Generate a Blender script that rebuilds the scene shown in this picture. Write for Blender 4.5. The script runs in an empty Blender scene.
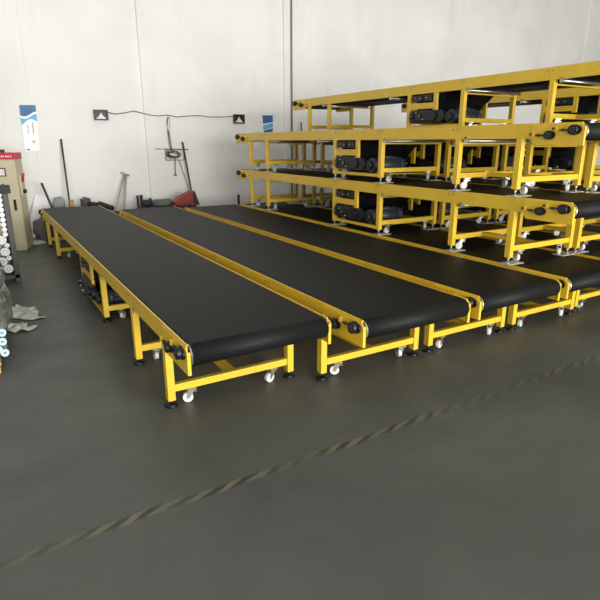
import bpy, bmesh, math, random
from mathutils import Vector, Matrix, noise
random.seed(7)
COL = bpy.context.scene.collection
PI = math.pi

# ------------------------------------------------------------------ camera model (also used to place wall items)
F_PX, PITCH, YAW, CAM_H = 524.5, 0.2918, 0.5404, 1.6
def ray(u, v):
    cy, sy, cp, sp = math.cos(YAW), math.sin(YAW), math.cos(PITCH), math.sin(PITCH)
    F = Vector((sy*cp, cy*cp, -sp)); R = Vector((cy, -sy, 0)); U = R.cross(F)
    return F*F_PX + R*(u-300) - U*(v-300)
def on_y(u, v, y):
    d = ray(u, v); return Vector((0, 0, CAM_H)) + d*(y/d.y)
def on_z(u, v, z=0.0):
    d = ray(u, v); return Vector((0, 0, CAM_H)) + d*((z-CAM_H)/d.z)

# ------------------------------------------------------------------ materials
def lin(c):
    return tuple((x/255/12.92 if x/255 <= .04045 else ((x/255+.055)/1.055)**2.4) for x in c) + (1,)
def mat(name, rgb, rough=.5, metal=0, var=.0, scale=8, bump=0, spec=.5, coat=0, alpha=1, rgb2=None, detail=4):
    m = bpy.data.materials.new(name); m.use_nodes = True
    nt = m.node_tree; b = nt.nodes['Principled BSDF']
    c = lin(rgb)
    b.inputs['Base Color'].default_value = c
    b.inputs['Roughness'].default_value = rough
    b.inputs['Metallic'].default_value = metal
    b.inputs['Specular IOR Level'].default_value = spec
    b.inputs['Coat Weight'].default_value = coat
    b.inputs['Alpha'].default_value = alpha
    tc = nt.nodes.new('ShaderNodeTexCoord')
    n = nt.nodes.new('ShaderNodeTexNoise'); n.inputs['Scale'].default_value = scale; n.inputs['Detail'].default_value = detail
    nt.links.new(tc.outputs['Object'], n.inputs['Vector'])
    if var or rgb2:
        r = nt.nodes.new('ShaderNodeValToRGB')
        r.color_ramp.elements[0].position = .3; r.color_ramp.elements[1].position = .7
        c2 = lin(rgb2) if rgb2 else tuple(min(1, x*(1+var)) for x in c[:3]) + (1,)
        c1 = c if rgb2 else tuple(x*(1-var) for x in c[:3]) + (1,)
        r.color_ramp.elements[0].color = c1; r.color_ramp.elements[1].color = c2
        nt.links.new(n.outputs['Fac'], r.inputs['Fac']); nt.links.new(r.outputs['Color'], b.inputs['Base Color'])
    if bump:
        bp = nt.nodes.new('ShaderNodeBump'); bp.inputs['Strength'].default_value = bump; bp.inputs['Distance'].default_value = .01
        nt.links.new(n.outputs['Fac'], bp.inputs['Height']); nt.links.new(bp.outputs['Normal'], b.inputs['Normal'])
    return m

YEL = mat('yellow_paint', (218, 180, 50), .36, var=.05, scale=5, spec=.45, coat=.15)
BELT = mat('black_belt_rubber', (23, 24, 24), .55, var=.08, scale=1.5, bump=.03, spec=.16)
BLK = mat('black_steel', (26, 27, 29), .4, .2, var=.15, scale=20)
STEEL = mat('zinc_steel', (190, 190, 186), .3, .85, var=.08, scale=25)
MOTOR = mat('motor_paint', (56, 61, 68), .45, .1, var=.12, scale=12)
WHEEL = mat('white_nylon', (214, 211, 200), .45, var=.03, scale=20)
PADM = mat('pad_metal', (196, 194, 182), .4, .35, var=.08, scale=9)
RUB = mat('dark_rubber', (40, 40, 42), .7, var=.15, scale=9)
GREY = mat('grey_steel', (120, 122, 120), .5, .3, var=.1, scale=9)
DGREY = mat('dark_grey_steel', (66, 67, 66), .55, .2, var=.15, scale=9)
WHITE = mat('white_board', (252, 252, 252), .5, var=.005)
RED = mat('red_paint', (140, 46, 34), .5, var=.15, scale=6)
BEIGE = mat('beige_cabinet_paint', (196, 186, 158), .45, var=.03, scale=3)
CRED = mat('crimson_panel', (196, 40, 62), .45, var=.04)
CABLE = mat('grey_cable', (70, 70, 68), .6)
RING = mat('white_plastic_ring', (222, 222, 220), .4, var=.03, scale=9)
TUBEM = mat('tube_steel', (150, 152, 152), .35, .7, var=.1, scale=9)
WOOD = mat('pallet_wood', (176, 146, 98), .7, var=.2, scale=12)
CYAN = mat('pale_blue_plastic', (190, 214, 232), .35, var=.08)
CLOTH = mat('grey_tarpaulin', (104, 105, 100), .8, var=.2, scale=5, bump=.3)
FILM = mat('packing_film', (84, 88, 80), .28, rgb2=(150, 153, 144), scale=9, bump=.6, spec=.8, detail=8)
SCRAP = mat('clear_film_scrap', (158, 158, 150), .35, rgb2=(210, 210, 202), scale=14, bump=.4, spec=.7)
PBLUE = mat('poster_blue', (40, 84, 140), .5, rgb2=(60, 120, 170), scale=6)
PCYAN = mat('poster_sky_blue', (110, 190, 225), .5, rgb2=(70, 165, 215), scale=10)
PWHITE = mat('poster_white', (250, 250, 252), .5)
PINK = mat('poster_ink', (70, 90, 150), .6)
TAN = mat('poster_tan_seal', (205, 170, 140), .6)

# ------------------------------------------------------------------ mesh builder
class MB:
    def __init__(s): s.bm = bmesh.new()
    def box(s, a, b, mi=0):
        x0, y0, z0 = a; x1, y1, z1 = b
        v = [s.bm.verts.new(p) for p in ((x0,y0,z0),(x1,y0,z0),(x1,y1,z0),(x0,y1,z0),(x0,y0,z1),(x1,y0,z1),(x1,y1,z1),(x0,y1,z1))]
        for f in ((0,3,2,1),(4,5,6,7),(0,1,5,4),(1,2,6,5),(2,3,7,6),(3,0,4,7)):
            s.bm.faces.new([v[i] for i in f]).material_index = mi
        return s
    def cyl(s, a, b, r, r2=None, n=20, mi=0, cap=True):
        a, b = Vector(a), Vector(b); r2 = r if r2 is None else r2
        d = (b-a).normalized()
        e = d.orthogonal().normalized(); g = d.cross(e)
        A = [s.bm.verts.new(a+(e*math.cos(t)+g*math.sin(t))*r) for t in [2*PI*i/n for i in range(n)]]
        B = [s.bm.verts.new(b+(e*math.cos(t)+g*math.sin(t))*r2) for t in [2*PI*i/n for i in range(n)]]
        for i in range(n):
            j = (i+1) % n; f = s.bm.faces.new((A[i], A[j], B[j], B[i])); f.smooth = True; f.material_index = mi
        if cap:
            s.bm.faces.new(A[::-1]).material_index = mi; s.bm.faces.new(B).material_index = mi
        return s
    def ring(s, a, b, ro, ri, n=20, mi=0):
        a, b = Vector(a), Vector(b); d = (b-a).normalized()
        e = d.orthogonal().normalized(); g = d.cross(e)
        def lp(c, r): return [s.bm.verts.new(c+(e*math.cos(2*PI*i/n)+g*math.sin(2*PI*i/n))*r) for i in range(n)]
        L = [lp(a, ro), lp(b, ro), lp(b, ri), lp(a, ri)]
        for k in range(4):
            P, Q = L[k], L[(k+1) % 4]
            for i in range(n):
                j = (i+1) % n; f = s.bm.faces.new((P[i], P[j], Q[j], Q[i])); f.material_index = mi; f.smooth = k in (0, 2)
        return s
    def prism(s, pts, axis, t0, t1, mi=0, smooth=False):
        """polygon pts (2-D) extruded along axis 0/1/2"""
        def P(p, t):
            return {0: (t, p[0], p[1]), 1: (p[0], t, p[1]), 2: (p[0], p[1], t)}[axis]
        A = [s.bm.verts.new(P(p, t0)) for p in pts]; B = [s.bm.verts.new(P(p, t1)) for p in pts]
        n = len(pts)
        for i in range(n):
            j = (i+1) % n; f = s.bm.faces.new((A[i], A[j], B[j], B[i])); f.material_index = mi; f.smooth = smooth
        s.bm.faces.new(A[::-1]).material_index = mi; s.bm.faces.new(B).material_index = mi
        return s
    def tube(s, pts, r, n=8, mi=0):
        pts = [Vector(p) for p in pts]; rings = []
        up = Vector((0, 0, 1))
        for i, p in enumerate(pts):
            d = (pts[min(i+1, len(pts)-1)]-pts[max(i-1, 0)]).normalized()
            e = d.cross(up)
            e = e.normalized() if e.length > .05 else d.orthogonal().normalized()
            g = d.cross(e)
            rings.append([s.bm.verts.new(p+(e*math.cos(2*PI*k/n)+g*math.sin(2*PI*k/n))*r) for k in range(n)])
        for A, B in zip(rings, rings[1:]):
            for i in range(n):
                j = (i+1) % n; f = s.bm.faces.new((A[i], A[j], B[j], B[i])); f.smooth = True; f.material_index = mi
        s.bm.faces.new(rings[0][::-1]); s.bm.faces.new(rings[-1])
        return s
    def build(s, name, m, parent=None, bevel=0, loc=(0, 0, 0), rot=(0, 0, 0)):
        bmesh.ops.recalc_face_normals(s.bm, faces=s.bm.faces)
        me = bpy.data.meshes.new(name); s.bm.to_mesh(me); s.bm.free()
        for mm in (m if isinstance(m, (list, tuple)) else [m]): me.materials.append(mm)
        o = bpy.data.objects.new(name, me); COL.objects.link(o)
        o.location = loc; o.rotation_euler = rot
        if parent: o.parent = parent
        if bevel:
            bv = o.modifiers.new('bevel', 'BEVEL'); bv.width = bevel; bv.segments = 2; bv.limit_method = 'ANGLE'
        return o

def tag(o, label=None, cat=None, group=None, kind=None):
    if label: o['label'] = label
    if cat: o['category'] = cat
    if group: o['group'] = group
    if kind: o['kind'] = kind
    return o
def thing(name, label, cat, loc=(0, 0, 0), rz=0, group=None):
    o = bpy.data.objects.new(name, None); COL.objects.link(o); o.empty_display_size = .1
    o.location = loc; o.rotation_euler = (0, 0, rz)
    return tag(o, label, cat, group)
def copy_tree(o, parent=None, prune=None):
    c = o.copy(); COL.objects.link(c)
    if parent: c.parent = parent
    for ch in KIDS.get(o.name, []):
        k = copy_tree(ch, c)
    KIDS[c.name] = [x for x in []]
    return c
KIDS = {}
def index_children():
    KIDS.clear()
    for o in bpy.data.objects:
        if o.parent: KIDS.setdefault(o.parent.name, []).append(o)

# ------------------------------------------------------------------ belt conveyor
W = 0.905; HT = 0.569
def fillet_path(pts, r=.05, n=4):
    """round the corners of a closed polygon"""
    out = []; N = len(pts)
    for i in range(N):
        p, a, b = Vector(pts[i]), Vector(pts[i-1]), Vector(pts[(i+1) % N])
        da, db = (a-p), (b-p); k = min(r, da.length*.4, db.length*.4)
        A, B = p+da.normalized()*k, p+db.normalized()*k
        for t in range(n+1):
            t /= n; out.append(((1-t)**2*A+2*t*(1-t)*p+t*t*B))
    return out

def build_conveyor(label, L, joints, legs, nu, mot, raised=False):
    root = thing('belt_conveyor', label, 'conveyor', group='yellow belt conveyors')
    # --- side rails (C channel) with small gaps at the joints and bolt heads
    stops = [.0] + joints + [L]
    for side in (0, 1):
        m = MB(); x = (lambda q: q) if side == 0 else (lambda q: W-q)
        for a, b in zip(stops, stops[1:]):
            a2 = a+(.0015 if a > 0 else .0); b2 = b-(.0015 if b < L else 0)
            for (xa, xb, za, zb) in ((0, .006, .452, HT), (.006, .011, HT-.006, HT), (.006, .034, .452, .458)):
                a3 = max(a2, .16) if za < .5 and xa > 0 else a2; b3 = min(b2, L-.16) if za < .5 and xa > 0 else b2
                m.box((min(x(xa), x(xb)), a3, za), (max(x(xa), x(xb)), b3, zb))
        for j in joints:
            for dy in (-.03, .03):
                m.cyl((x(0), j+dy, .535), (x(-.005), j+dy, .535), .007, n=6, mi=1)
        m.build('side_rail', [YEL, GREY], root)
    # --- end plates with two bearings each
    for end in (0, 1):
        y = (lambda q: q) if end == 0 else (lambda q: L-q)
        for side in (0, 1):
            x = (lambda q: q) if side == 0 else (lambda q: W-q)
            m = MB()
            m.prism([(y(-.026), .402), (y(.385), .402), (y(.42), .45), (y(.42), HT-.012), (y(.0), HT-.014), (y(-.026), HT-.034)], 0, x(-.008), x(.0))
            m.prism([(y(-.026), .402), (y(-.018), .402), (y(-.018), HT-.034), (y(-.026), HT-.034)], 0, x(0), x(.012))
            for (yy, zz, w) in ((.13, .525, .035), (.325, .485, .035)):      # raised square guide blocks of the slots
                m.prism([(y(yy+.055), zz-.017), (y(yy+.075), zz-.017), (y(yy+.075), zz+.017), (y(yy+.055), zz+.017)], 0, x(-.008), x(-.03))
            for (yy, zz) in ((.165, .525), (.36, .485)):
                m.prism([(y(yy+.045), zz-.009), (y(yy+.075), zz-.009), (y(yy+.075), zz+.009), (y(yy+.045), zz+.009)], 0, x(-.0075), x(-.0095), mi=1)
            ep = m.build('end_plate', [YEL, RUB], root, bevel=.002)
            for (yy, zz, r, pr) in ((.052, .514, .038, .046), (.255, .478, .034, .042)):
                b = MB()
                b.prism([(y(yy)+r*1.5*math.cos(t)*(1 if abs(math.cos(t)) > .5 else .75), zz+r*1.02*math.sin(t)) for t in [2*PI*i/16 for i in range(16)]], 0, x(-.008), x(-.02), smooth=False)
                b.cyl((x(-.02), y(yy), zz), (x(-pr), y(yy), zz), r, r*.93, n=24)
                bb = b.build('flange_bearing', BLK, ep, bevel=.0015)
                s = MB()
                s.ring((x(-pr), y(yy), zz), (x(-pr-.002), y(yy), zz), r*.5, r*.3, n=16)
                s.cyl((x(-.02), y(yy+.03), zz), (x(-.02), y(yy+.115), zz), .006, n=10)
                s.cyl((x(-.02), y(yy+.085), zz), (x(-.02), y(yy+.098), zz), .011, n=6)
                s.build('adjusting_screw', DGREY, ep)
    # --- rollers
    for yy in (.024, L-.024):
        r = MB().cyl((.014, yy, .502), (W-.014, yy, .502), .0605, n=32)
        r.build('end_roller', STEEL, root)
    # --- belt: one closed loop over the end rollers, dipping to the drive drum
    R = .0645; zc = .502
    d0 = mot
    path = []
    for i in range(13):
        t = PI/2+PI*i/12; path.append(Vector((.024+R*math.cos(t), zc+R*math.sin(t))))
    dc = d0+.12; rd = .078
    low = [(.25, .462), (d0-.27, .459)] + [(dc+rd*math.cos(PI+.35+(PI-.45)*i/12), .20+rd*math.sin(PI+.35+(PI-.45)*i/12)) for i in range(-2, 13)] + [(d0+.225, .40), (d0+.33, .459), (L-.25, .462)]
    for q in low: path.append(Vector(q))
    for i in range(13):
        t = -PI/2+PI*i/12; path.append(Vector((L-.024+R*math.cos(t), zc+R*math.sin(t))))
    m = MB(); bm = m.bm; x0, x1 = .022, W-.022; n = len(path)
    # thickness: inner loop offset
    inner = []
    for i in range(n):
        a, b = path[i-1], path[(i+1) % n]; d = (b-a).normalized(); nn = Vector((-d.y, d.x)); inner.append(path[i]+nn*.003)
    loops = []
    for pts, x in ((path, x0), (path, x1), (inner, x1), (inner, x0)):
        loops.append([bm.verts.new((x, p.x, p.y)) for p in pts])
    for k in range(4):
        A, B = loops[k], loops[(k+1) % 4]
        for i in range(n):
            j = (i+1) % n; f = bm.faces.new((A[i], A[j], B[j], B[i])); f.smooth = (k in (0, 2)) and not (i == n-1)
    m.build('conveyor_belt', BELT, root)
    # --- belt support deck under the top run
    MB().box((.024, .2, .545), (W-.024, L-.2, .5585)).build('support_deck', DGREY, root)
    # --- return rollers
    for yy in (d0-1.75, d0-.61, d0+.72, L-.9):
        m = MB().cyl((.03, yy, .438), (W-.03, yy, .438), .017, n=14)
        m.cyl((.0, yy, .438), (W, yy, .438), .006, n=8)
        for sx in (.0, W-.005): m.box((sx, yy-.015, .42), (sx+.005, yy+.015, .47))
        m.build('return_roller', STEEL, root)
    # --- legs, crossbars, casters
    for k, yy in enumerate(legs):
        for side in (0, 1):
            x = (lambda q: q) if side == 0 else (lambda q: W-q)
            m = MB(); lo, hi = min(x(0), x(.048)), max(x(0), x(.048))
            m.box((lo, yy-.028, .045), (hi, yy+.028, .452))
            lg = m.build('leg', YEL, root, bevel=.003)
            xc = x(.024)
            f = MB().cyl((xc, yy, .008-nu), (xc, yy, .05), .008, n=10)
            f.cyl((xc, yy, .03), (xc, yy, .04), .016, n=6)
            if raised:
                f.cyl((xc, yy, .0035-nu), (xc, yy, .013-nu), .022, .016, n=16)
                f.build('levelling_foot', STEEL, lg)
                xa, xb = x(-.025), x(.17)
                p = MB().box((min(xa, xb), yy-.055, -nu-.0035), (max(xa, xb), yy+.055, -nu+.0035))
                p.build('foot_plate', PADM, lg)
            else:
                f.cyl((xc, yy, -nu), (xc, yy, .006-nu), .042, n=24)
                f.cyl((xc, yy, .006-nu), (xc, yy, .018-nu), .04, .016, n=24)
                f.build('levelling_foot', BLK, lg)
        cb = MB().box((.048, yy-.02, .10), (W-.048, yy+.02, .148))
        cb.build('crossbar', YEL, root, bevel=.003)
        for side in (0, 1):
            xx = .16 if side == 0 else W-.16
            ang = random.uniform(-.7, .7)+(PI/2 if random.random() < .35 else 0)
            c = MB(); z0 = .0995
            c.box((-.035, -.03, z0-.005), (.035, .03, z0))
            c.cyl((0, 0, z0-.016), (0, 0, z0-.005), .02, n=16)
            wr = .033; wz = .0338 if not raised else max(.0338-nu+.0035, .028)
            for sx in (-1, 1):
                xi, xo = sx*.016, sx*.019
                c.prism([(-.02, z0-.014), (.022, z0-.014), (.034, wz), (.028, wz-.009), (.016, wz-.006)], 0, min(xi, xo), max(xi, xo))
            c.cyl((-.023, .024, wz), (.023, .024, wz), .005, n=8)
            c.box((-.022, -.02, z0-.02), (.022, .02, z0-.014))
            c.box((-.014, -.034, z0-.03), (.014, -.018, z0-.024))
            cs = c.build('caster', STEEL, root, loc=(xx, yy, 0), rot=(0, 0, ang))
            w = MB().cyl((-.0135, .024, wz), (.0135, .024, wz), wr, n=24)
            w.ring((-.0150, .024, wz), (-.0135, .024, wz), .014, .006, n=16); w.ring((.0135, .024, wz), (.0150, .024, wz), .014, .006, n=16)
            w.build('caster_wheel', WHEEL, cs, bevel=.003)
    # --- centre ties between leg frames
    for a, b in ((legs[0], legs[1]), (legs[-2], legs[-1])):
        MB().box((W/2-.03, a+.02, .105), (W/2+.03, b-.02, .143)).build('centre_tie', YEL, root, bevel=.002)
    # --- gusset corners where rails meet the first legs (cross tie at the top)
    for yy in legs[1:-1]:
        MB().box((.04, yy-.015, .405), (W-.04, yy+.015, .42)).build('top_tie', YEL, root)
    # --- drive section between leg 2 and leg 3
    ya, yb = legs[2], legs[3]; ym = ya+(yb-ya)*.48
    for side in (0, 1):
        x = (lambda q: q) if side == 0 else (lambda q: W-q)
        m = MB()
        def bx(xa, xb, y0, y1, z0, z1): m.box((min(x(xa), x(xb)), y0, z0), (max(x(xa), x(xb)), y1, z1))
        bx(.002, .04, ya+.028, yb-.028, .05, .085)         # low side rail
        bx(.002, .03, ym-.03, ym+.03, .17, .452)           # hanging post
        bx(.004, .02, ym+.03, yb-.028, .275, .345)         # rung
        m.build('drive_bracket', YEL, root, bevel=.002)
        b = MB()
        xo = x(-.008); xi = x(.03)
        b.box((min(xo, xi), ym+.05, .36), (max(xo, xi), yb-.07, .435))
        b.cyl((x(-.012), (ym+yb)/2, .397), (x(-.03), (ym+yb)/2, .397), .034, .03, n=20)
        for dy in (-.09, .09): b.cyl((x(-.008), (ym+yb)/2+dy, .40), (x(-.018), (ym+yb)/2+dy, .40), .011, n=6, mi=1)
        b.cyl((x(-.03), (ym+yb)/2, .397), (x(-.034), (ym+yb)/2, .397), .012, n=12, mi=1)
        b.build('drum_bearing', [BLK, GREY], root, bevel=.004)
    yd = mot+.12
    MB().cyl((.026, yd, .20), (W-.026, yd, .20), .0745, n=28).build('drive_drum', BLK, root)
    # gearbox and chain case on the left side, motor reaching inwards
    g = MB(); yg = (ym+yb)/2
    def stadium(y0, y1, z, r, n=10):
        return [(y1+r*math.cos(-PI/2+PI*i/n), z+r*math.sin(-PI/2+PI*i/n)) for i in range(n+1)] + [(y0+r*math.cos(PI/2+PI*i/n), z+r*math.sin(PI/2+PI*i/n)) for i in range(n+1)]
    g.prism(stadium(ym-.12, yb-.12, .185, .068), 0, -.03, .018)
    g.prism(stadium(ym-.02, yb-.13, .185, .052), 0, -.05, -.03)
    g.cyl((-.05, yb-.13, .19), (-.066, yb-.13, .19), .035, n=24)
    g.cyl((-.05, yg-.04, .19), (-.06, yg-.04, .19), .03, n=24)
    for (yy, zz) in ((yb-.13, .19), (yg-.04, .19), (yg+.02, .225), (yg-.1, .15)):
        g.cyl((-.05, yy, zz), (-.070, yy, zz), .008, n=8, mi=1)
    g.box((.0, ym+.05, .115), (.018, yb-.05, .262))
    g.build('chain_case', [BLK, STEEL], root, bevel=.003)
    ymo = ya+.2; zm = .172; r = .088
    m = MB()
    m.cyl((.04, ymo, zm), (.085, ymo, zm), .08, n=24)
    m.cyl((.085, ymo, zm), (.14, ymo, zm), r*.8, n=24)
    m.cyl((.14, ymo, zm), (.42, ymo, zm), r*.88, n=32)
    for k in range(20):
        t = 2*PI*k/20; cx, cz = math.cos(t), math.sin(t)
        a = Vector((0, cx, cz)); e = Vector((0, -cz, cx))*.0025
        p = [Vector((.15, ymo, zm))+a*r*.86, Vector((.15, ymo, zm))+a*r*1.06]
        vs = [m.bm.verts.new(q) for q in (p[0]-e, p[1]-e, p[1]+e, p[0]+e)]
        vt = [m.bm.verts.new(v.co+Vector((.26, 0, 0))) for v in vs]
        for i in range(4): m.bm.faces.new((vs[i], vs[(i+1) % 4], vt[(i+1) % 4], vt[i]))
        m.bm.faces.new(vs[::-1]); m.bm.faces.new(vt)
    m.box((.19, ymo-.045, zm+.06), (.30, ymo+.045, zm+.1))
    mo = m.build('drive_motor', MOTOR, root)
    m = MB().cyl((.42, ymo, zm), (.49, ymo, zm), r*1.06, r*.95, n=32); m.build('fan_cover', MOTOR, mo, bevel=.006)
    # motor tray
    MB().box((.04, ymo-.09, .066), (W-.04, ymo+.09, .074)).build('motor_tray', YEL, root)
    m = MB().cyl((.0, ym+.05, .20), (.0, ymo, zm), .008, n=10); m.cyl((.02, ymo, zm), (-.012, ymo, zm), .05, n=24); m.build('drive_sprocket', BLK, root)
    return root

LB, JB, GB = 6.1, [1.23, 2.33, 3.15, 5.03], [.465, 1.215, 2.33, 3.2, 5.05, 5.63]
GU = [.53, 1.195, 2.31, 3.2, 5.05, 5.63]
LC, JC, GC = 6.35, [1.23, 2.33, 3.15, 5.07], [.465, 1.215, 2.33, 3.2, 5.1, 5.85]
LA, JA, GA = 7.05, [1.29, 2.42, 3.52, 5.62], [.45, 1.225, 2.37, 3.42, 5.6, 6.6]
X4, PITCHX, YN, TIER = 3.8575, 1.0035, 2.385, .594
BASE4 = .008                                   # feet of these are screwed out, so they stand a little higher
c1 = build_conveyor('longest yellow-framed black belt conveyor, nearest the left, standing alone on the floor', LA, JA, GA, 0., 2.9)
c1.location = (.817, 2.535, 0)
c2 = build_conveyor('low black belt conveyor on the floor, second from the left, beside the longest one', LC, JC, GC, BASE4, 2.85)
c2.location = (1.850, YN-.025, BASE4)
c3 = build_conveyor('low black belt conveyor on the floor, third from the left, next to the first stack', LB, JB, GB, BASE4, 2.85)
c3.location = (2.862, YN-.025, BASE4)
low = build_conveyor('bottom conveyor of the second stack, on the floor right of the first stack', LB, JB, GB, 0., 2.85)
up = build_conveyor('middle conveyor of the first stack, its feet on the rails of the lowest', LB, JB, GU, .011, 2.85, True)
up2 = build_conveyor('second conveyor up in the second stack, mostly hidden by the first stack', LB, JB, GU, .0015, 2.85, True)
T4_, T5_ = HT+.011+.0042, HT+.0015+.0042      # tier spacing of the first stack and of the others
up.location = (X4, YN+.01, BASE4+T4_)
index_children()
def place(src, x, y, z, label):
    c = copy_tree(src); c.location = (x, y, z); c['label'] = label; return c
place(c3, X4+.006, YN-.03, BASE4, 'bottom conveyor of the first stack, on the floor with two others above it')
place(up, X4+.004, YN+.02, BASE4+2*T4_, 'top conveyor of the first stack, at eye level with white casters beneath')
SX = {5: X4+PITCHX+.01, 6: X4+2*PITCHX+.01, 7: X4+3*PITCHX+.01}
low.location = (SX[5], YN+.02, 0)
up2.location = (SX[5]+.003, YN+.03, T5_)
place(up2, SX[5]-.003, YN+.0, 2*T5_, 'third conveyor up in the second stack, directly under its highest one')
place(up2, SX[5]+.0, YN-.17, 3*T5_, 'highest conveyor of the second stack, showing its underside above the first stack')
place(low, SX[6], YN+.0, 0, 'bottom conveyor of the third stack, on the floor behind the second stack')
place(up2, SX[6]+.002, YN+.02, T5_, 'middle conveyor of the third stack, glimpsed between the legs of nearer ones')
place(up2, SX[6]-.002, YN-.02, 2*T5_, 'top conveyor of the third stack, glimpsed behind the second stack')
place(low, SX[7], YN-.1, 0, 'bottom conveyor of the farthest stack, on the floor at the right')
place(up2, SX[7]+.002, YN-.12, T5_, 'second conveyor up in the farthest stack at the right')
place(up2, SX[7]-.002, YN-.38, 2*T5_, 'third conveyor up in the farthest stack at the right')
place(up2, SX[7], YN-.68, 3*T5_, 'highest conveyor of the farthest stack, its rail seen under the nearer raised belt')

# ------------------------------------------------------------------ room shell
WY = 10.4; XL, XR, YF, ZC = -4.0, 22.0, -9.0, 6.5
def structure(name, mb, m): return tag(mb.build(name, m), kind='structure')
def floor_mat():
    m = bpy.data.materials.new('painted_concrete_floor'); m.use_nodes = True; nt = m.node_tree; N = nt.nodes; Lk = nt.links
    b = N['Principled BSDF']; tc = N.new('ShaderNodeTexCoord')
    def noise_(sc, det=5, dist=0, vec=None):
        n = N.new('ShaderNodeTexNoise'); n.inputs['Scale'].default_value = sc; n.inputs['Detail'].default_value = det; n.inputs['Distortion'].default_value = dist
        Lk.new(vec or tc.outputs['Object'], n.inputs['Vector']); return n
    def ramp(src, p0, p1, c0=(0,0,0,1), c1=(1,1,1,1)):
        r = N.new('ShaderNodeValToRGB'); r.color_ramp.elements[0].position = p0; r.color_ramp.elements[1].position = p1
        r.color_ramp.elements[0].color = c0; r.color_ramp.elements[1].color = c1; Lk.new(src, r.inputs['Fac']); return r
    def math_(op, a, bb=None):
        k = N.new('ShaderNodeMath'); k.operation = op
        for i, v in enumerate((a, bb)):
            if v is None: continue
            if isinstance(v, (int, float)): k.inputs[i].default_value = v
            else: Lk.new(v, k.inputs[i])
        return k.outputs[0]
    def mixc(fac, a, c):
        k = N.new('ShaderNodeMix'); k.data_type = 'RGBA'; Lk.new(fac, k.inputs['Factor']); Lk.new(a, k.inputs['A'])
        k.inputs['B'].default_value = c; return k.outputs['Result']
    base = ramp(noise_(.9, 6, .6).outputs['Fac'], .3, .72, lin((76, 79, 74)), lin((95, 97, 91)))
    # directional scuffs
    mp = N.new('ShaderNodeMapping'); mp.inputs['Scale'].default_value = (1.2, 6, 1); mp.inputs['Rotation'].default_value = (0, 0, .3); Lk.new(tc.outputs['Object'], mp.inputs['Vector'])
    sc = ramp(noise_(2.2, 8, .8, mp.outputs['Vector']).outputs['Fac'], .52, .8)
    col = mixc(math_('MULTIPLY', sc.outputs['Color'], .3), base.outputs['Color'], lin((64, 66, 62)))
    fine = ramp(noise_(45, 3).outputs['Fac'], .62, .8)
    col = mixc(math_('MULTIPLY', fine.outputs['Color'], .15), col, lin((120, 122, 112)))
    # repaired joint along y = 2.06
    sep = N.new('ShaderNodeSeparateXYZ'); Lk.new(tc.outputs['Object'], sep.inputs[0])
    wob = math_('MULTIPLY', math_('SUBTRACT', noise_(3.5, 4).outputs['Fac'], .5), .05)
    dy = math_('SUBTRACT', math_('ADD', sep.outputs['Y'], wob), 2.055)
    near = math_('LESS_THAN', math_('ABSOLUTE', dy), .023)
    ph = math_('ADD', math_('MULTIPLY', sep.outputs['X'], 1/.155), math_('MULTIPLY', dy, -14))
    ph = math_('ADD', ph, math_('MULTIPLY', noise_(2.1, 2).outputs['Fac'], 1.6))
    fr = math_('FRACT', ph)
    fade = ramp(noise_(2.6, 4).outputs['Fac'], .38, .58, (.25,)*3+(1,), (1, 1, 1, 1)).outputs['Color']
    far = ramp(sep.outputs['X'], 0, 1); far.color_ramp.elements[0].color = (1, 1, 1, 1); far.color_ramp.elements[1].color = (.5, .5, .5, 1)
    mr = N.new('ShaderNodeMapRange'); Lk.new(sep.outputs['X'], mr.inputs['Value']); mr.inputs['From Min'].default_value = 1.3; mr.inputs['From Max'].default_value = 2.3
    Lk.new(mr.outputs['Result'], far.inputs['Fac'])
    near = math_('MULTIPLY', near, math_('MULTIPLY', fade, far.outputs['Color']))
    patch = math_('MULTIPLY', near, math_('LESS_THAN', fr, .52))
    dark = math_('MULTIPLY', near, math_('GREATER_THAN', fr, .5))
    col = mixc(math_('MULTIPLY', patch, .9), col, lin((116, 110, 86)))
    col = mixc(math_('MULTIPLY', dark, .8), col, lin((56, 53, 44)))
    # small spots
    sp = N.new('ShaderNodeTexVoronoi'); sp.inputs['Scale'].default_value = 1.7; Lk.new(tc.outputs['Object'], sp.inputs['Vector'])
    col = mixc(math_('MULTIPLY', math_('LESS_THAN', sp.outputs['Distance'], .022), .7), col, lin((50, 50, 46)))
    Lk.new(col, b.inputs['Base Color'])
    rr = ramp(noise_(3, 5).outputs['Fac'], .3, .7, (.42,)*3+(1,), (.58,)*3+(1,)); Lk.new(rr.outputs['Color'], b.inputs['Roughness'])
    bp = N.new('ShaderNodeBump'); bp.inputs['Strength'].default_value = .12; bp.inputs['Distance'].default_value = .01
    Lk.new(noise_(14, 6).outputs['Fac'], bp.inputs['Height']); Lk.new(bp.outputs['Normal'], b.inputs['Normal'])
    b.inputs['Specular IOR Level'].default_value = .35
    return m
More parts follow.
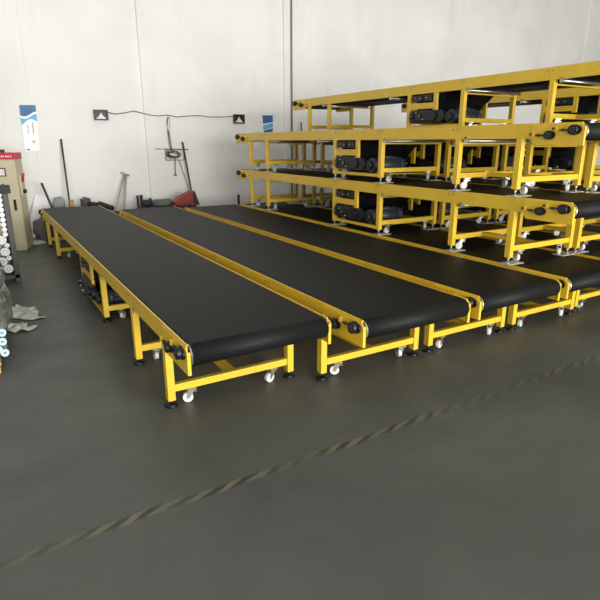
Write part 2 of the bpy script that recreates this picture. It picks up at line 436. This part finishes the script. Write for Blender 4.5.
def wall_mat():
    m = bpy.data.materials.new('white_plaster_wall'); m.use_nodes = True; nt = m.node_tree; N = nt.nodes; Lk = nt.links
    b = N['Principled BSDF']; tc = N.new('ShaderNodeTexCoord')
    n1 = N.new('ShaderNodeTexNoise'); n1.inputs['Scale'].default_value = .8; n1.inputs['Detail'].default_value = 7
    n2 = N.new('ShaderNodeTexNoise'); n2.inputs['Scale'].default_value = 1.1; n2.inputs['Detail'].default_value = 6
    mp = N.new('ShaderNodeMapping'); mp.inputs['Scale'].default_value = (3, 3, .5)
    Lk.new(tc.outputs['Object'], n1.inputs['Vector']); Lk.new(tc.outputs['Object'], mp.inputs['Vector']); Lk.new(mp.outputs['Vector'], n2.inputs['Vector'])
    r1 = N.new('ShaderNodeValToRGB'); r1.color_ramp.elements[0].position = .3; r1.color_ramp.elements[1].position = .6
    r1.color_ramp.elements[0].color = lin((232, 231, 226)); r1.color_ramp.elements[1].color = lin((243, 242, 238)); Lk.new(n1.outputs['Fac'], r1.inputs['Fac'])
    r2 = N.new('ShaderNodeValToRGB'); r2.color_ramp.elements[0].position = .56; r2.color_ramp.elements[1].position = .8; Lk.new(n2.outputs['Fac'], r2.inputs['Fac'])
    k = N.new('ShaderNodeMath'); k.operation = 'MULTIPLY'; k.inputs[1].default_value = .35; Lk.new(r2.outputs['Color'], k.inputs[0])
    mx = N.new('ShaderNodeMix'); mx.data_type = 'RGBA'; Lk.new(k.outputs[0], mx.inputs['Factor']); Lk.new(r1.outputs['Color'], mx.inputs['A']); mx.inputs['B'].default_value = lin((205, 203, 197))
    Lk.new(mx.outputs['Result'], b.inputs['Base Color']); b.inputs['Roughness'].default_value = .85
    bp = N.new('ShaderNodeBump'); bp.inputs['Strength'].default_value = .15; bp.inputs['Distance'].default_value = .01; Lk.new(n2.outputs['Fac'], bp.inputs['Height']); Lk.new(bp.outputs['Normal'], b.inputs['Normal'])
    return m
FLOORM, WALLM = floor_mat(), wall_mat()
CEILM = mat('ceiling_paint', (170, 170, 168), .8, var=.03, scale=1)
structure('floor', MB().box((XL, YF, -.1), (XR, WY, 0)), FLOORM)
structure('wall_back', MB().box((XL, WY, 0), (XR, WY+.2, ZC)), WALLM)
structure('wall_left', MB().box((XL-.2, YF, 0), (XL, WY+.2, ZC)), WALLM)
structure('wall_right', MB().box((XR, YF, 0), (XR+.2, WY+.2, ZC)), WALLM)
# front wall with the wide doorway that lets the daylight in
D0, D1, DZ = -3.0, 11.0, 3.7
fw = MB().box((XL, YF-.2, 0), (D0, YF, ZC)).box((D1, YF-.2, 0), (XR, YF, ZC)).box((D0, YF-.2, DZ), (D1, YF, ZC))
structure('wall_front', fw, WALLM)
structure('ceiling', MB().box((XL, YF, ZC), (XR, WY, ZC+.1)), CEILM)
# shallow wall pilasters
k = 0
for (u0, u1, v) in ((143, 160, 100), (284, 290, 100)):
    a, b = on_y(u0, v, WY-.03).x, on_y(u1, v, WY-.03).x
    k += 1
    structure('trim_%d' % k, MB().box((a, WY-.045, 0), (b, WY, ZC)), WALLM)
for (u0, u1) in ((28, 43),):
    a, b = on_y(u0, 90, WY-.03).x, on_y(u1, 90, WY-.03).x
    k += 1; structure('trim_%d' % k, MB().box((a, WY-.015, 0), (b, WY, ZC)), WALLM)
k += 1
a = on_y(579, 90, WY).x
structure('trim_%d' % k, MB().box((a, WY-.045, 0), (a+.5, WY, ZC)), WALLM)

# ------------------------------------------------------------------ things on the back wall
def flood(u, v, label):
    c = on_y(u, v, WY-.05); w, h = .12, .088
    r = thing('flood_lamp', label, 'lamp', (c.x, WY, c.z), group='wall flood lamps')
    m = MB()
    m.box((-w, -.075, h-.02), (w, -.03, h)).box((-w, -.075, -h), (w, -.03, -h+.02)).box((-w, -.075, -h+.02), (-w+.02, -.03, h-.02)).box((w-.02, -.075, -h+.02), (w, -.03, h-.02))
    m.box((-w+.01, -.045, -h+.01), (w-.01, -.03, h-.01)); m.build('housing', BLK, r, bevel=.003)
    m = MB().prism([(-w+.028, -h+.024), (w-.028, -h+.024), (.035, -.018), (0, .045), (-.035, -.018)], 1, -.06, -.045)
    m.build('reflector', RING, r)
    m = MB().box((-.03, -.03, -.03), (.03, -.0, .03)); m.build('bracket', DGREY, r)
    return r
flood(101, 115, 'black framed flood lamp on the white wall, left of the two')
flood(239, 119, 'black framed flood lamp on the white wall, nearer the stacked conveyors')
# cable between the lamps
pts = [(107, 112), (115, 114), (124, 113), (134, 111), (142, 113), (150, 115), (158, 116), (167, 115), (178, 117), (188, 116), (200, 115.5), (210, 117), (220, 117), (234, 116.5)]
tag(MB().tube([on_y(u, v, WY-.055) for u, v in pts], .007).build('lamp_cable', CABLE), 'thin grey cable sagging along the white wall between the flood lamps', 'cable')
tag(MB().tube([on_y(u, v, WY-.05-(.01 if i else 0)) for i, (u, v) in enumerate([(168, 117), (167, 123), (168, 131), (169, 139), (170, 146), (172, 151)])], .009)
    .tube([on_y(u, v, WY-.068) for u, v in [(169, 117), (170, 125), (169.3, 133), (171, 142), (172, 150)]], .006).build('drop_cable', CABLE),
    'pair of dark cables hanging down the wall to the wire rack', 'cable')
# bracket with coiled wire
o = on_y(172, 150, WY)
r = thing('wall_cable_rack', 'small steel bar bracket tangled with coiled wire on the white wall', 'bracket', (o.x, WY, o.z))
def rel(u, v, y): return on_y(u, v, y)-Vector((o.x, WY, o.z))
m = MB().cyl(rel(155, 149, WY-.035), rel(188, 149.5, WY-.035), .012, n=10); m.cyl(rel(157, 149, WY), rel(157, 149, WY-.05), .016, n=10).cyl(rel(160, 149, WY), rel(160, 149, WY-.05), .016, n=10).cyl(rel(186, 149.4, WY), rel(186, 149.4, WY-.05), .012, n=10)
m.build('bar', GREY, r)
m = MB()
for a, b in (((166, 150), (166, 160)), ((166, 160), (184, 160)), ((184, 160), (184, 150))): m.cyl(rel(*a, WY-.03), rel(*b, WY-.03), .007, n=8)
m.cyl(rel(175, 158, WY-.035), rel(175.4, 174.5, WY-.035), .009, n=8); m.cyl(rel(173.6, 175, WY-.035), rel(177, 175, WY-.035), .013, n=8)
m.build('wire_frame', GREY, r)
m = MB()
for q in range(3):
    pp = []
    for i in range(60):
        t = i/59*2*PI*2.3; rx = 6.5+1.8*math.sin(t*1.7+q*2); ry = 2.9+1.0*math.cos(t*2.3+q)
        pp.append(rel(173.5+rx*math.cos(t+q), 154.5+ry*math.sin(t+q*1.3), WY-.045-.012*q+.006*math.sin(t*3)))
    m.tube(pp, .006, n=6)
m.build('coiled_wire', CABLE, r)
# posters
def poster(name, label, quad, y, parts):
    P = [on_y(u, v, y) for u, v in quad]
    o = sum(P, Vector())/4; r = thing(name, label, 'poster', o)
    def uvp(s, t, off): # s right, t down
        a = P[0].lerp(P[1], s); b = P[3].lerp(P[2], s); q = a.lerp(b, t)-o; return Vector((q.x, -off, q.z))
    for nm, poly, off, mm in parts:
        m = MB(); A = [m.bm.verts.new(uvp(s, t, off)) for s, t in poly]; B = [m.bm.verts.new(uvp(s, t, off-.0015 if off > .001 else -.002)) for s, t in poly]
        n = len(poly)
        for i in range(n): m.bm.faces.new((A[i], A[(i+1) % n], B[(i+1) % n], B[i]))
        m.bm.faces.new(A); m.bm.faces.new(B[::-1]); m.build(nm, mm, r)
    return r
wave = [(i/10, .27+.05*math.sin(i/10*4+.6)) for i in range(11)]
wave2 = [(i/10, .33+.07*math.sin(i/10*4+2.2)) for i in range(11)]
parts = [('sheet', [(0, 0), (1, 0), (1, 1), (0, 1)], .001, PWHITE),
         ('blue_header', [(0, 0), (1, 0)] + [(s, t-.08) for s, t in wave[::-1]], .003, PBLUE),
         ('sky_band', [(s, t-.03) for s, t in wave] + [(s, t+.04) for s, t in wave2[::-1]], .003, PCYAN)]
for i in range(7):
    parts.append(('printed_character', [(.66, .38+i*.035), (.74, .38+i*.035), (.74, .40+i*.035), (.66, .40+i*.035)], .003, PINK))
for i in range(6):
    parts.append(('printed_character', [(.34, .44+i*.032), (.40, .44+i*.032), (.40, .457+i*.032), (.34, .457+i*.032)], .003, PINK))
parts += [('seal', [(.56, .77), (.74, .77), (.74, .82), (.56, .82)], .003, TAN), ('printed_mark', [(.12, .945), (.36, .945), (.36, .97), (.12, .97)], .003, PBLUE)]
poster('wall_poster', 'tall narrow white poster with blue top on the wall above the cabinet', [(19, 105), (35.5, 105), (40, 150.5), (25, 152)], WY-.018, parts)
parts = [('sheet', [(0, 0), (1, 0), (1, 1), (0, 1)], .001, PWHITE), ('navy_header', [(.02, .03), (.98, .03), (.98, .3), (.02, .36)], .003, PBLUE),
         ('sky_band', [(.02, .42), (.98, .33), (.98, .5), (.02, .6)], .003, PCYAN), ('blue_field', [(.04, .62), (.97, .53), (.96, .68), (.06, .72)], .003, PBLUE),
         ('pale_band', [(.08, .74), (.95, .7), (.94, .76), (.1, .79)], .003, PCYAN)]
poster('wall_poster', 'short blue and white poster on the wall just above the stack end', [(262, 114.5), (273, 114.5), (273, 140), (264, 140)], WY, parts)
# thin conduits on the wall behind the stacks
a = on_y(290.5, 120, WY)
tag(MB().cyl((a.x, WY-.06, 0), (a.x, WY-.06, ZC-.01), .016, n=10).build('wall_conduit', GREY), 'thin grey vertical conduit on the back wall beside the pilaster', 'pipe')

# ------------------------------------------------------------------ clutter along the back wall
def lean(u1, v1, y1, u2, v2, y2, z=0.0):
    a = on_y(u1, v1, y1); b = on_y(u2, v2, y2); t = (a.z-z)/(a.z-b.z); return a, a+(b-a)*t
def pole(name, label, cat, args, r, m, group=None, ztop=None, n=12):
    a, b = lean(*args, z=r)
    return tag(MB().cyl(a, b, r, n=n).build(name, m), label, cat, group)
pole('steel_pole', 'long thin dark steel pole leaning on the white wall, behind the longest conveyor', 'pole', (61, 139, WY-.05, 70, 206, 10.15), .016, DGREY)
pole('steel_bar', 'short dark bar leaning across the white board', 'bar', (41.5, 183, 10.12, 53, 210, 10.0), .019, DGREY)
pole('steel_pole', 'thin dark pole leaning on the wall above the red guard', 'pole', (182.5, 142, WY-.06, 191.5, 192, 10.2), .017, DGREY)
pole('wire_rod', 'thin wire rod leaning on the wall left of the dark pole and red guard', 'rod', (179, 160, WY-.03, 190, 192, 10.25), .006, CABLE)
pole('steel_pole', 'thin dark pole standing against the wall behind the first stack', 'pole', (301, 122, WY-.08, 303, 162, 10.25), .014, DGREY)
# white board
a, b, c, d = (on_y(u, v, y) for u, v, y in ((35.5, 194, 10.36), (56, 200, 10.36), (52, 222, 10.27), (30, 219, 10.27)))
def extend(p, q): t = (p.z-.002)/(p.z-q.z); return p+(q-p)*t
c, d = extend(b, c), extend(a, d)
m = MB(); th = Vector((0, .012, .004)); A = [m.bm.verts.new(p) for p in (a, b, c, d)]; B = [m.bm.verts.new(p+th) for p in (a, b, c, d)]
for i in range(4): m.bm.faces.new((A[i], A[(i+1) % 4], B[(i+1) % 4], B[i]))
m.bm.faces.new(A); m.bm.faces.new(B[::-1])
tag(m.build('white_board', WHITE), 'bright white board leaning on the wall behind the longest conveyor', 'board')

def lumpy(name, loc, sx, sy, sz, m, label, cat, seed=0, amp=.18, freq=3., sub=4, flat=True, kind=None, group=None, rz=0):
    bm = bmesh.new(); bmesh.ops.create_icosphere(bm, subdivisions=sub, radius=1)
    for v in bm.verts:
        p = v.co.copy()
        q = Vector([math.copysign(abs(c)**.65, c) for c in p])
        nz = noise.fractal(p*freq+Vector((seed*7.3, seed*3.1, 1)), 1.0, 2.0, 4)
        q = q*(1+amp*nz)
        v.co = Vector((q.x*sx, q.y*sy, max(0, (q.z+1)*sz/2) if flat else q.z*sz))
    for f in bm.faces: f.smooth = True
    mb = MB(); mb.bm.free(); mb.bm = bm
    return tag(mb.build(name, m, loc=loc, rot=(0, 0, rz)), label, cat, group, kind)
p = on_z(43, 252)
lumpy('covered_crate', (.93, 9.78, .0), .24, .12, .40, CLOTH, 'grey cloth-covered heap on the floor behind the longest conveyor', 'heap', 1, .2, 2.)
lumpy('plastic_film_heap', (.68, 9.52, 0), .13, .09, .06, SCRAP, 'low pale heap of plastic film on the floor beside the cabinet', 'film', 2, .35, 3.)
tag(MB().box((.50, 9.62, .0), (.64, 9.76, .20)).box((.49, 9.61, .2), (.65, 9.77, .23)).build('black_bin', BLK, bevel=.01), 'small black bin on the floor right of the cabinet', 'bin')
# grey bent sheet metal
a = on_y(60, 198, 10.1)
tag(MB().prism([(a.x-.10, .0), (a.x+.05, 0), (a.x+.08, a.z-.05), (a.x+.03, a.z+.02), (a.x-.09, a.z-.01), (a.x-.12, a.z-.12)], 1, 10.14, 10.22).build('sheet_metal_housing', GREY, bevel=.01),
    'grey sheet metal housing behind the conveyor, between white board and long pole', 'housing')
a = on_y(69, 200, 10.2); 
tag(MB().box((a.x-.02, 10.0, 0), (a.x+.05, 10.05, a.z+.02)).build('wooden_batten', WOOD, bevel=.002), 'brown wooden batten upright beside the foot of the long pole', 'batten')
# short black tubes upright
for (u, v, lab) in ((81.5, 199, 'thin black upright tube, leftmost of the short ones behind the longest conveyor'), (137.5, 195.5, 'short black upright bar, left of a close pair behind the second conveyor'),
                    (141, 195, 'short black upright bar, right of a close pair behind the second conveyor'), (150, 198, 'dark grey upright bar standing alone beside the grey bag'),
                    (184.5, 193, 'dark stub of tube standing behind the red guard'), (238.5, 194.5, 'thin black bar standing between the third conveyor and the first stack')):
    Y = {237: 9.2}.get(int(u), 10.15) if u < 200 else 9.6
    a = on_y(u, v, Y); w = .018 if u not in (150, 141) else .026
    tag(MB().box((a.x-w, Y-.02, 0), (a.x+w, Y+.02, a.z)).build('upright_bar', DGREY if u in (150,) else RUB, bevel=.003), lab, 'bar', 'short upright bars along the wall')
a = on_y(87.5, 197.5, 10.1)
tag(MB().prism([(a.x-.06, 0), (a.x+.07, 0), (a.x+.05, a.z-.02), (a.x-.06, a.z+.01)], 1, 10.1, 10.2).build('steel_offcut', DGREY, bevel=.004), 'dark grey steel offcut standing right of the thin black tube', 'offcut')
# rubber belt rolls lying between the first two conveyors' far ends
def roll(u1, v1, y1, u2, v2, y2, r, label, m=RUB):
    a, b = on_y(u1, v1, y1), on_y(u2, v2, y2)
    rr = thing('belt_roll', label, 'roll', (0, 0, 0), group='dark rubber rolls behind the conveyors')
    rr.location = a
    mb = MB().cyl((0, 0, 0), b-a, r, n=24); mb.build('roll', m, rr)
    d = (b-a).normalized()
    MB().ring(-d*.004, -d*-.002, r*.75, r*.35, n=20).build('core', GREY, rr)
    return rr
# trestle carrying the rolls
tag(MB().box((1.93, 9.75, .0), (2.0, 9.82, .38)).box((2.4, 9.75, 0), (2.47, 9.82, .40)).box((1.75, 9.75, .38), (2.5, 9.82, .42)).build('low_trestle', DGREY, bevel=.003), 'low dark trestle holding rubber rolls behind the first two conveyors', 'trestle')
roll(99, 203.5, 9.9, 113, 208.5, 9.72, .045, 'dark rubber roll slanting right, behind the gap between first two conveyors')
roll(88, 203.5, 10.09, 99, 205, 10.03, .04, 'dark rubber roll slanting low, left one behind the longest conveyor')
lumpy('tool_bag', (2.60, 9.85, .47), .10, .09, .12, RUB, 'small dark bag behind the far end of the second conveyor', 'bag', 5, .15, 2.5, sub=3)
tag(MB().box((2.48, 9.76, 0), (2.70, 9.95, .465)).build('grey_carton', DGREY, bevel=.01), 'dark grey box under the small dark bag behind the second conveyor', 'box')
a = on_y(163, 203, 9.9)
tag(MB().box((a.x-.22, 9.80, 0), (a.x+.20, 10.06, a.z-.06)).build('storage_box', DGREY, bevel=.01), 'low dark storage box beneath the grey bag', 'box')
lumpy('grey_bag', (a.x, 9.9, a.z-.06), .21, .11, .13, CLOTH, 'rounded grey bag beside the red guard behind the second conveyor', 'bag', 6, .12, 2.)
# red guard
Y = 9.52
P = [on_y(u, v, Y) for u, v in ((174.5, 202.5), (179, 198.5), (192, 191.5), (195, 191), (200, 205), (176, 206))]
zb = .0
r = thing('red_machine_guard', 'red wedge-shaped sheet metal guard behind the third conveyor', 'machine guard', (P[0].x, Y, 0))
m = MB().prism([(q.x-P[0].x, q.z) for q in (P[0], P[1], P[2], P[3])] + [(P[4].x-P[0].x, P[4].z), (P[5].x-P[0].x, P[5].z)], 1, 0, .22)
m.build('guard', RED, r, bevel=.006)
MB().box((.08, .04, 0), (P[4].x-P[0].x-.05, .2, min(P[5].z, P[4].z)+.02)).build('stand', DGREY, r)
MB().prism([(P[3].x-P[0].x-.05, P[3].z-.04), (P[3].x-P[0].x, P[3].z-.02), (P[4].x-P[0].x-.02, P[4].z+.03), (P[4].x-P[0].x-.12, P[4].z+.03)], 1, -.004, 0).build('dark_side', RUB, r)  # thin dark plate on the guard's front, along its right side
# grey stand against the wall
T = on_y(124, 174, WY-.07)
r = thing('folding_stand', 'light grey metal stand leaning on the wall behind the second conveyor', 'stand', (T.x, T.y, 0))
def rl(p): return Vector(p)-Vector((T.x, T.y, 0))
m = MB()
for (u, v, y, rad) in ((117, 204, 10.2, .014), (124.5, 206, 10.12, .02)):
    a = on_y(124 if u < 120 else 126, 175, WY-.06); b = on_y(u, v, y); b = a+(b-a)*((a.z-.02)/(a.z-b.z)); m.cyl(rl(a), rl(b), rad, n=10)
m.cyl(rl(on_y(121, 172.5, WY-.06)), rl(on_y(129, 175.5, WY-.06)), .022, n=12)
m.build('stand_frame', mat('pale_grey_steel', (172, 174, 170), .5, .2, var=.06), r)

# ------------------------------------------------------------------ electrical cabinet
cw, cd, ch = .8, .36, 1.44; th = math.radians(19)
C0 = on_z(28, 250.5); a = on_y(17.5, 153, C0.y); ch = a.z
r = thing('electrical_cabinet', 'beige electrical control cabinet with red top band against the left of the wall', 'cabinet', (C0.x, C0.y, 0), -th)
MB().box((-cw, 0, .04), (0, cd, ch)).box((-cw+.02, .02, 0), (-.02, cd-.02, .04)).build('body', BEIGE, r, bevel=.006)
dr = MB().box((-cw+.02, -.014, .08), (-.02, 0, ch-.10)).build('door', BEIGE, r, bevel=.004)
MB().box((-.09, -.03, .62), (-.055, -.014, .78)).build('door_handle', BLK, dr, bevel=.004)
MB().box((-cw-.008, -.022, ch-.09), (.008, cd, ch+.004)).build('top_band', CRED, r, bevel=.003)
m = MB()
for i, w in enumerate((.018, .026, .014, .03, .02, .024)):
    m.box((-.2+i*.031, -.0245, ch-.058), (-.2+i*.031+w*.8, -.022, ch-.036))
m.build('nameplate_lettering', RING, r)
for i in range(3):
    x = -.20-i*.21
    g = MB().box((x-.065, -.03, ch-.33), (x+.065, -.014, ch-.21)).build('panel_meter', BLK, dr, bevel=.003)
    MB().box((x-.052, -.034, ch-.318), (x+.052, -.03, ch-.225)).build('meter_face', RING, dr)
    MB().cyl((x, -.014, ch-.46), (x, -.035, ch-.46), .02, n=16).build('selector_knob', BLK, dr)
m = MB().box((0, .08, ch-.62), (.03, .18, ch-.32)); sw = m.build('isolator', BEIGE, r, bevel=.004)
MB().cyl((.03, .13, ch-.42), (.07, .10, ch-.3), .018, n=12).build('switch_lever', CRED, sw)
MB().cyl((.03, .13, ch-.56), (.07, .13, ch-.56), .03, n=16).build('rotary_knob', BLK, sw)
MB().box((-.36, .1, ch), (-.18, .24, ch+.05)).build('lifting_block', DGREY, r, bevel=.006)

# ------------------------------------------------------------------ rack of rollers at the left
YR = 6.95
topz = on_y(10, 187, YR).z; a = on_y(11.0, 232, YR)
b = on_y(12.5, 268, YR)
px = a.x-.0
r = thing('roller_rack', 'dark steel rack full of conveyor rollers at the left edge', 'rack', (px, YR, 0))
m = MB().box((-.03, 0, 0), (.03, .06, topz)); m.build('upright', DGREY, r, bevel=.003)
MB().box((-1.2, 0, 0), (-1.14, .06, topz)).build('upright', DGREY, r, bevel=.003)
MB().box((-.05, .2, 0), (.0, .25, topz)).build('upright', DGREY, r, bevel=.003)
MB().box((-1.2, .2, 0), (-1.14, .25, topz)).build('upright', DGREY, r, bevel=.003)
m = MB().box((-1.2, .0, topz-.05), (.05, .05, topz)); m.build('top_rail', DGREY, r)
m = MB().box((-1.2, .0, .05), (.02, .25, .09)); m.build('bottom_shelf', DGREY, r)
MB().box((-.05, -.02, topz-.07), (.06, .09, topz+.02)).build('corner_clamp', RUB, r, bevel=.005)
MB().box((-.006, .06, .09), (.0, .2, topz-.06)).build('side_panel', DGREY, r)
spots = [(4.5,194.5,2),(.3,196.5,2),(5.5,199,2),(1,201.5,2),(6,203.6,2),(1.5,206,2),(6.8,210,2),(2,210.3,2),(7.2,214.4,2),(2.2,214.8,2),
         (6.5,220.6,4.3),(-1,226,4.3),(9.8,227.8,1.9),(7.6,234,4.6),(-2,236,4.3),(4.4,243,4.1),(11.8,243.8,1.9),(-3,248,4.2),(10.4,249.8,3.9),(2.2,253,3.6),(6.1,258.2,3.9),(14,257.6,1.7),(12.3,264.3,3.9),(3.2,266.3,3.9),(-4,262,3.8)]
# prototype rollers: end ring + tube
def roller(rad, label):
    t = thing('conveyor_roller', label, 'roller', group='spare rollers in the rack')
    MB().cyl((0, .006, 0), (0, .22, 0), rad*.96, n=20).build('tube', TUBEM, t)
    MB().ring((0, 0, 0), (0, .03, 0), rad, rad*.5, n=24).build('end_ring', RING, t)
    MB().cyl((0, .012, 0), (0, .03, 0), rad*.5, n=20).build('hub', BLK, t)
    MB().cyl((0, -.01, 0), (0, .02, 0), rad*.22, n=12).build('axle', STEEL, t)
    return t
small, big = None, None
def pos_words(u, v):
    return v
dscale0 = (Vector((px, YR, 1.0))-Vector((0, 0, CAM_H))).length/F_PX*.95
order_s, order_b = 0, 0
names_s = ['topmost', 'second highest', 'third highest', 'fourth highest', 'fifth highest', 'sixth highest', 'seventh highest', 'eighth highest', 'ninth highest', 'tenth highest', 'eleventh highest', 'twelfth highest', 'thirteenth highest', 'lowest']
ns = [s for s in spots if s[2] < 3]; nb = [s for s in spots if s[2] > 3]
cent = []
for (u, v, rp) in spots:
    c = on_y(u-.8, v, YR); cent.append([c.x, c.z, .0265 if rp < 3 else .050, rp])
for it in range(400):                                   # let the ends settle against each other
    for i in range(len(cent)):
        for j in range(i):
            A, B = cent[i], cent[j]; dx, dz = A[0]-B[0], A[1]-B[1]; d = math.hypot(dx, dz) or 1e-4; need = A[2]+B[2]+.004
            if d < need:
                k = (need-d)/2/d*.6; A[0] += dx*k; A[1] += dz*k; B[0] -= dx*k; B[1] -= dz*k
    for A in cent:
        A[0] = min(A[0], px-.035-A[2]); A[1] = max(A[1], .095+A[2]); A[1] = min(A[1], topz-.06-A[2])
for lo_hi, word in ((0, 'small'), (1, 'large')):
    lst = sorted([c for c in cent if (c[3] > 3) == bool(lo_hi)], key=lambda c: -c[1]); proto = None
    for i, c in enumerate(lst):
        lab = '%s white-ended %s roller in the dark rack at the left edge' % (names_s[i] if i < len(lst)-1 else 'lowest', word)
        if proto is None:
            proto = roller(c[2], lab); index_children(); t = proto
        else: t = copy_tree(proto); t['label'] = lab
        t.location = (c[0], YR, c[1])

# ------------------------------------------------------------------ film-wrapped bundle, pallet, tube ends, film scraps
def bundle():
    bm = bmesh.new(); nx, ny, nz = 22, 60, 16
    x0, x1, y0, y1, z0, z1 = -1.1, .045, 4.35, 6.55, .10, .62
    g = bmesh.ops.create_cube(bm, size=1)
    bmesh.ops.subdivide_edges(bm, edges=bm.edges, cuts=28, use_grid_fill=True)
    for v in bm.verts:
        p = v.co*2
        # rounded box
        k = (abs(p.x)**6+abs(p.y)**6+abs(p.z)**6)**(1/6)
        q = p/max(k, .01)
        w = Vector((x0+(q.x+1)/2*(x1-x0), y0+(q.y+1)/2*(y1-y0), z0+(q.z+1)/2*(z1-z0)))
        n = noise.fractal(Vector((w.x*5, w.y*5, w.z*9)), 1, 2, 5); n2 = noise.noise(Vector((w.x*1.5, w.y*2, w.z*2)))
        d = Vector((q.x, q.y*.6, q.z)).normalized()
        fold = abs(math.sin(w.z*26+w.y*9+n*3))
        w += d*(n*.035+n2*.05-fold*.012)
        w.x += .05*(1-(q.z+1)/2)*(1 if q.x > 0 else 0)
        w.z = max(.085, w.z-.12*max(0, (w.x+.25))*1.2*(1 if q.z > .3 else 0)); v.co = w
    for f in bm.faces: f.smooth = True
    mb = MB(); mb.bm.free(); mb.bm = bm
    o = mb.build('wrapped_bundle', FILM)
    return tag(o, 'large bundle wrapped in crinkled packing film at the left edge', 'bundle')
bundle()
r = thing('wooden_pallet', 'pale wooden pallet under the film-wrapped bundle', 'pallet', (-.55, 4.1, 0))
for i in range(3): MB().box((-.55+i*.47, .0, 0), (-.45+i*.47, 2.3, .055)).build('bearer', WOOD, r, bevel=.003)
for i in range(12): MB().box((-.56, .01+i*.19, .055), (.5, .12+i*.19, .075)).build('deck_board', WOOD, r, bevel=.002)
proto = None
lst = [(2, 333, 'topmost'), (2.5, 342, 'second from the top'), (-1.5, 350, 'third, half hidden'), (5.2, 353.5, 'lowest')]
for (u, v, wd) in lst:
    c = on_y(u, v, 4.22)
    lab = '%s pale blue capped roller end poking out of the wrapped bundle' % wd
    if proto is None:
        proto = thing('capped_roller', lab, 'roller', group='blue capped rollers in the bundle')
        MB().cyl((0, .02, 0), (0, .5, 0), .024, n=16).build('tube', TUBEM, proto)
        MB().ring((0, 0, 0), (0, .03, 0), .028, .010, n=20).build('end_cap', CYAN, proto)
        MB().cyl((0, -.014, 0), (0, .02, 0), .007, n=10).build('axle', STEEL, proto)
        index_children(); t = proto
    else: t = copy_tree(proto); t['label'] = lab
    t.location = (c.x, 4.22, max(c.z, .105))

def scrap(label, path, width, seed):
    bm = bmesh.new(); n = len(path)*6; m = 10; rows = []
    def P(t):
        t *= len(path)-1; i = min(int(t), len(path)-2); f = t-i; a, b = path[i], path[i+1]; return Vector(a).lerp(Vector(b), f)
    for i in range(n+1):
        t = i/n; p = P(t); d = (P(min(1, t+.02))-P(max(0, t-.02))).normalized(); s = Vector((-d.y, d.x)); w = width[0]+(width[1]-width[0])*t
        row = []
        for j in range(m+1):
            q = (j/m-.5)*w; pt = p+s*q
            z = .008+.075*abs(noise.noise(Vector((pt.x*11+seed, pt.y*11, seed))))*(1-t*.6)+.03*math.exp(-((j/m-.5)*5)**2)*(1-t)
            row.append(bm.verts.new((pt.x, pt.y, z)))
        rows.append(row)
    for A, B in zip(rows, rows[1:]):
        for j in range(m): f = bm.faces.new((A[j], A[j+1], B[j+1], B[j])); f.smooth = True
    mb = MB(); mb.bm.free(); mb.bm = bm
    o = mb.build('film_scrap', SCRAP); sd = o.modifiers.new('thickness', 'SOLIDIFY'); sd.thickness = .002; sd.offset = 0
    return tag(o, label, 'plastic film', 'film scraps beside the bundle')
g = lambda u, v: tuple(on_z(u, v))[:2]
scrap('crumpled pale film scrap on the floor, its long tail pointing right', [g(12, 314), g(20, 313.5), g(28, 316.5), g(31,319), g(46, 318)], (.42, .015), 1.)
scrap('long pale film tail lying nearest the camera beside the wrapped bundle', [g(12, 328), g(19, 330), g(28, 330), g(37, 327)], (.26, .03), 4.)

# ------------------------------------------------------------------ light
def area(name, loc, rot, sx, sy, power, color=(1, 1, 1)):
    l = bpy.data.lights.new(name, 'AREA'); l.shape = 'RECTANGLE'; l.size = sx; l.size_y = sy; l.energy = power; l.color = color
    o = bpy.data.objects.new(name, l); COL.objects.link(o); o.location = loc; o.rotation_euler = rot
    return o
area('doorway_daylight', ((D0+D1)/2, YF-.05, DZ/2), (PI/2, 0, 0), D1-D0-.1, DZ-.1, 2800, (1, .985, .95))
# unseen fill lights added just below the ceiling to raise the ambient level
for i, (x, y) in enumerate(((2.5, -2.5), (11, -2.5), (2.5, 5.5), (11, 5.5))):
    area('ceiling_fill', (x, y, ZC-.02), (0, 0, 0), 1.2, 5.0, 35, (.97, .985, 1))
w = bpy.data.worlds.new('World'); bpy.context.scene.world = w; w.use_nodes = True
w.node_tree.nodes['Background'].inputs['Color'].default_value = (.85, .92, 1, 1)
w.node_tree.nodes['Background'].inputs['Strength'].default_value = 1.0

# ------------------------------------------------------------------ camera
cd_ = bpy.data.cameras.new('camera'); co = bpy.data.objects.new('camera', cd_); COL.objects.link(co)
co.location = (0, 0, CAM_H); co.rotation_euler = (PI/2-PITCH, 0, -YAW)
cd_.sensor_width = 36; cd_.lens = F_PX/600*36; cd_.clip_start = .05
sc = bpy.context.scene; sc.camera = co
sc.view_settings.view_transform = 'Standard'; sc.view_settings.look = 'None'; sc.view_settings.gamma = 1
sc.view_settings.use_curve_mapping = False; sc.view_settings.exposure = -0.05
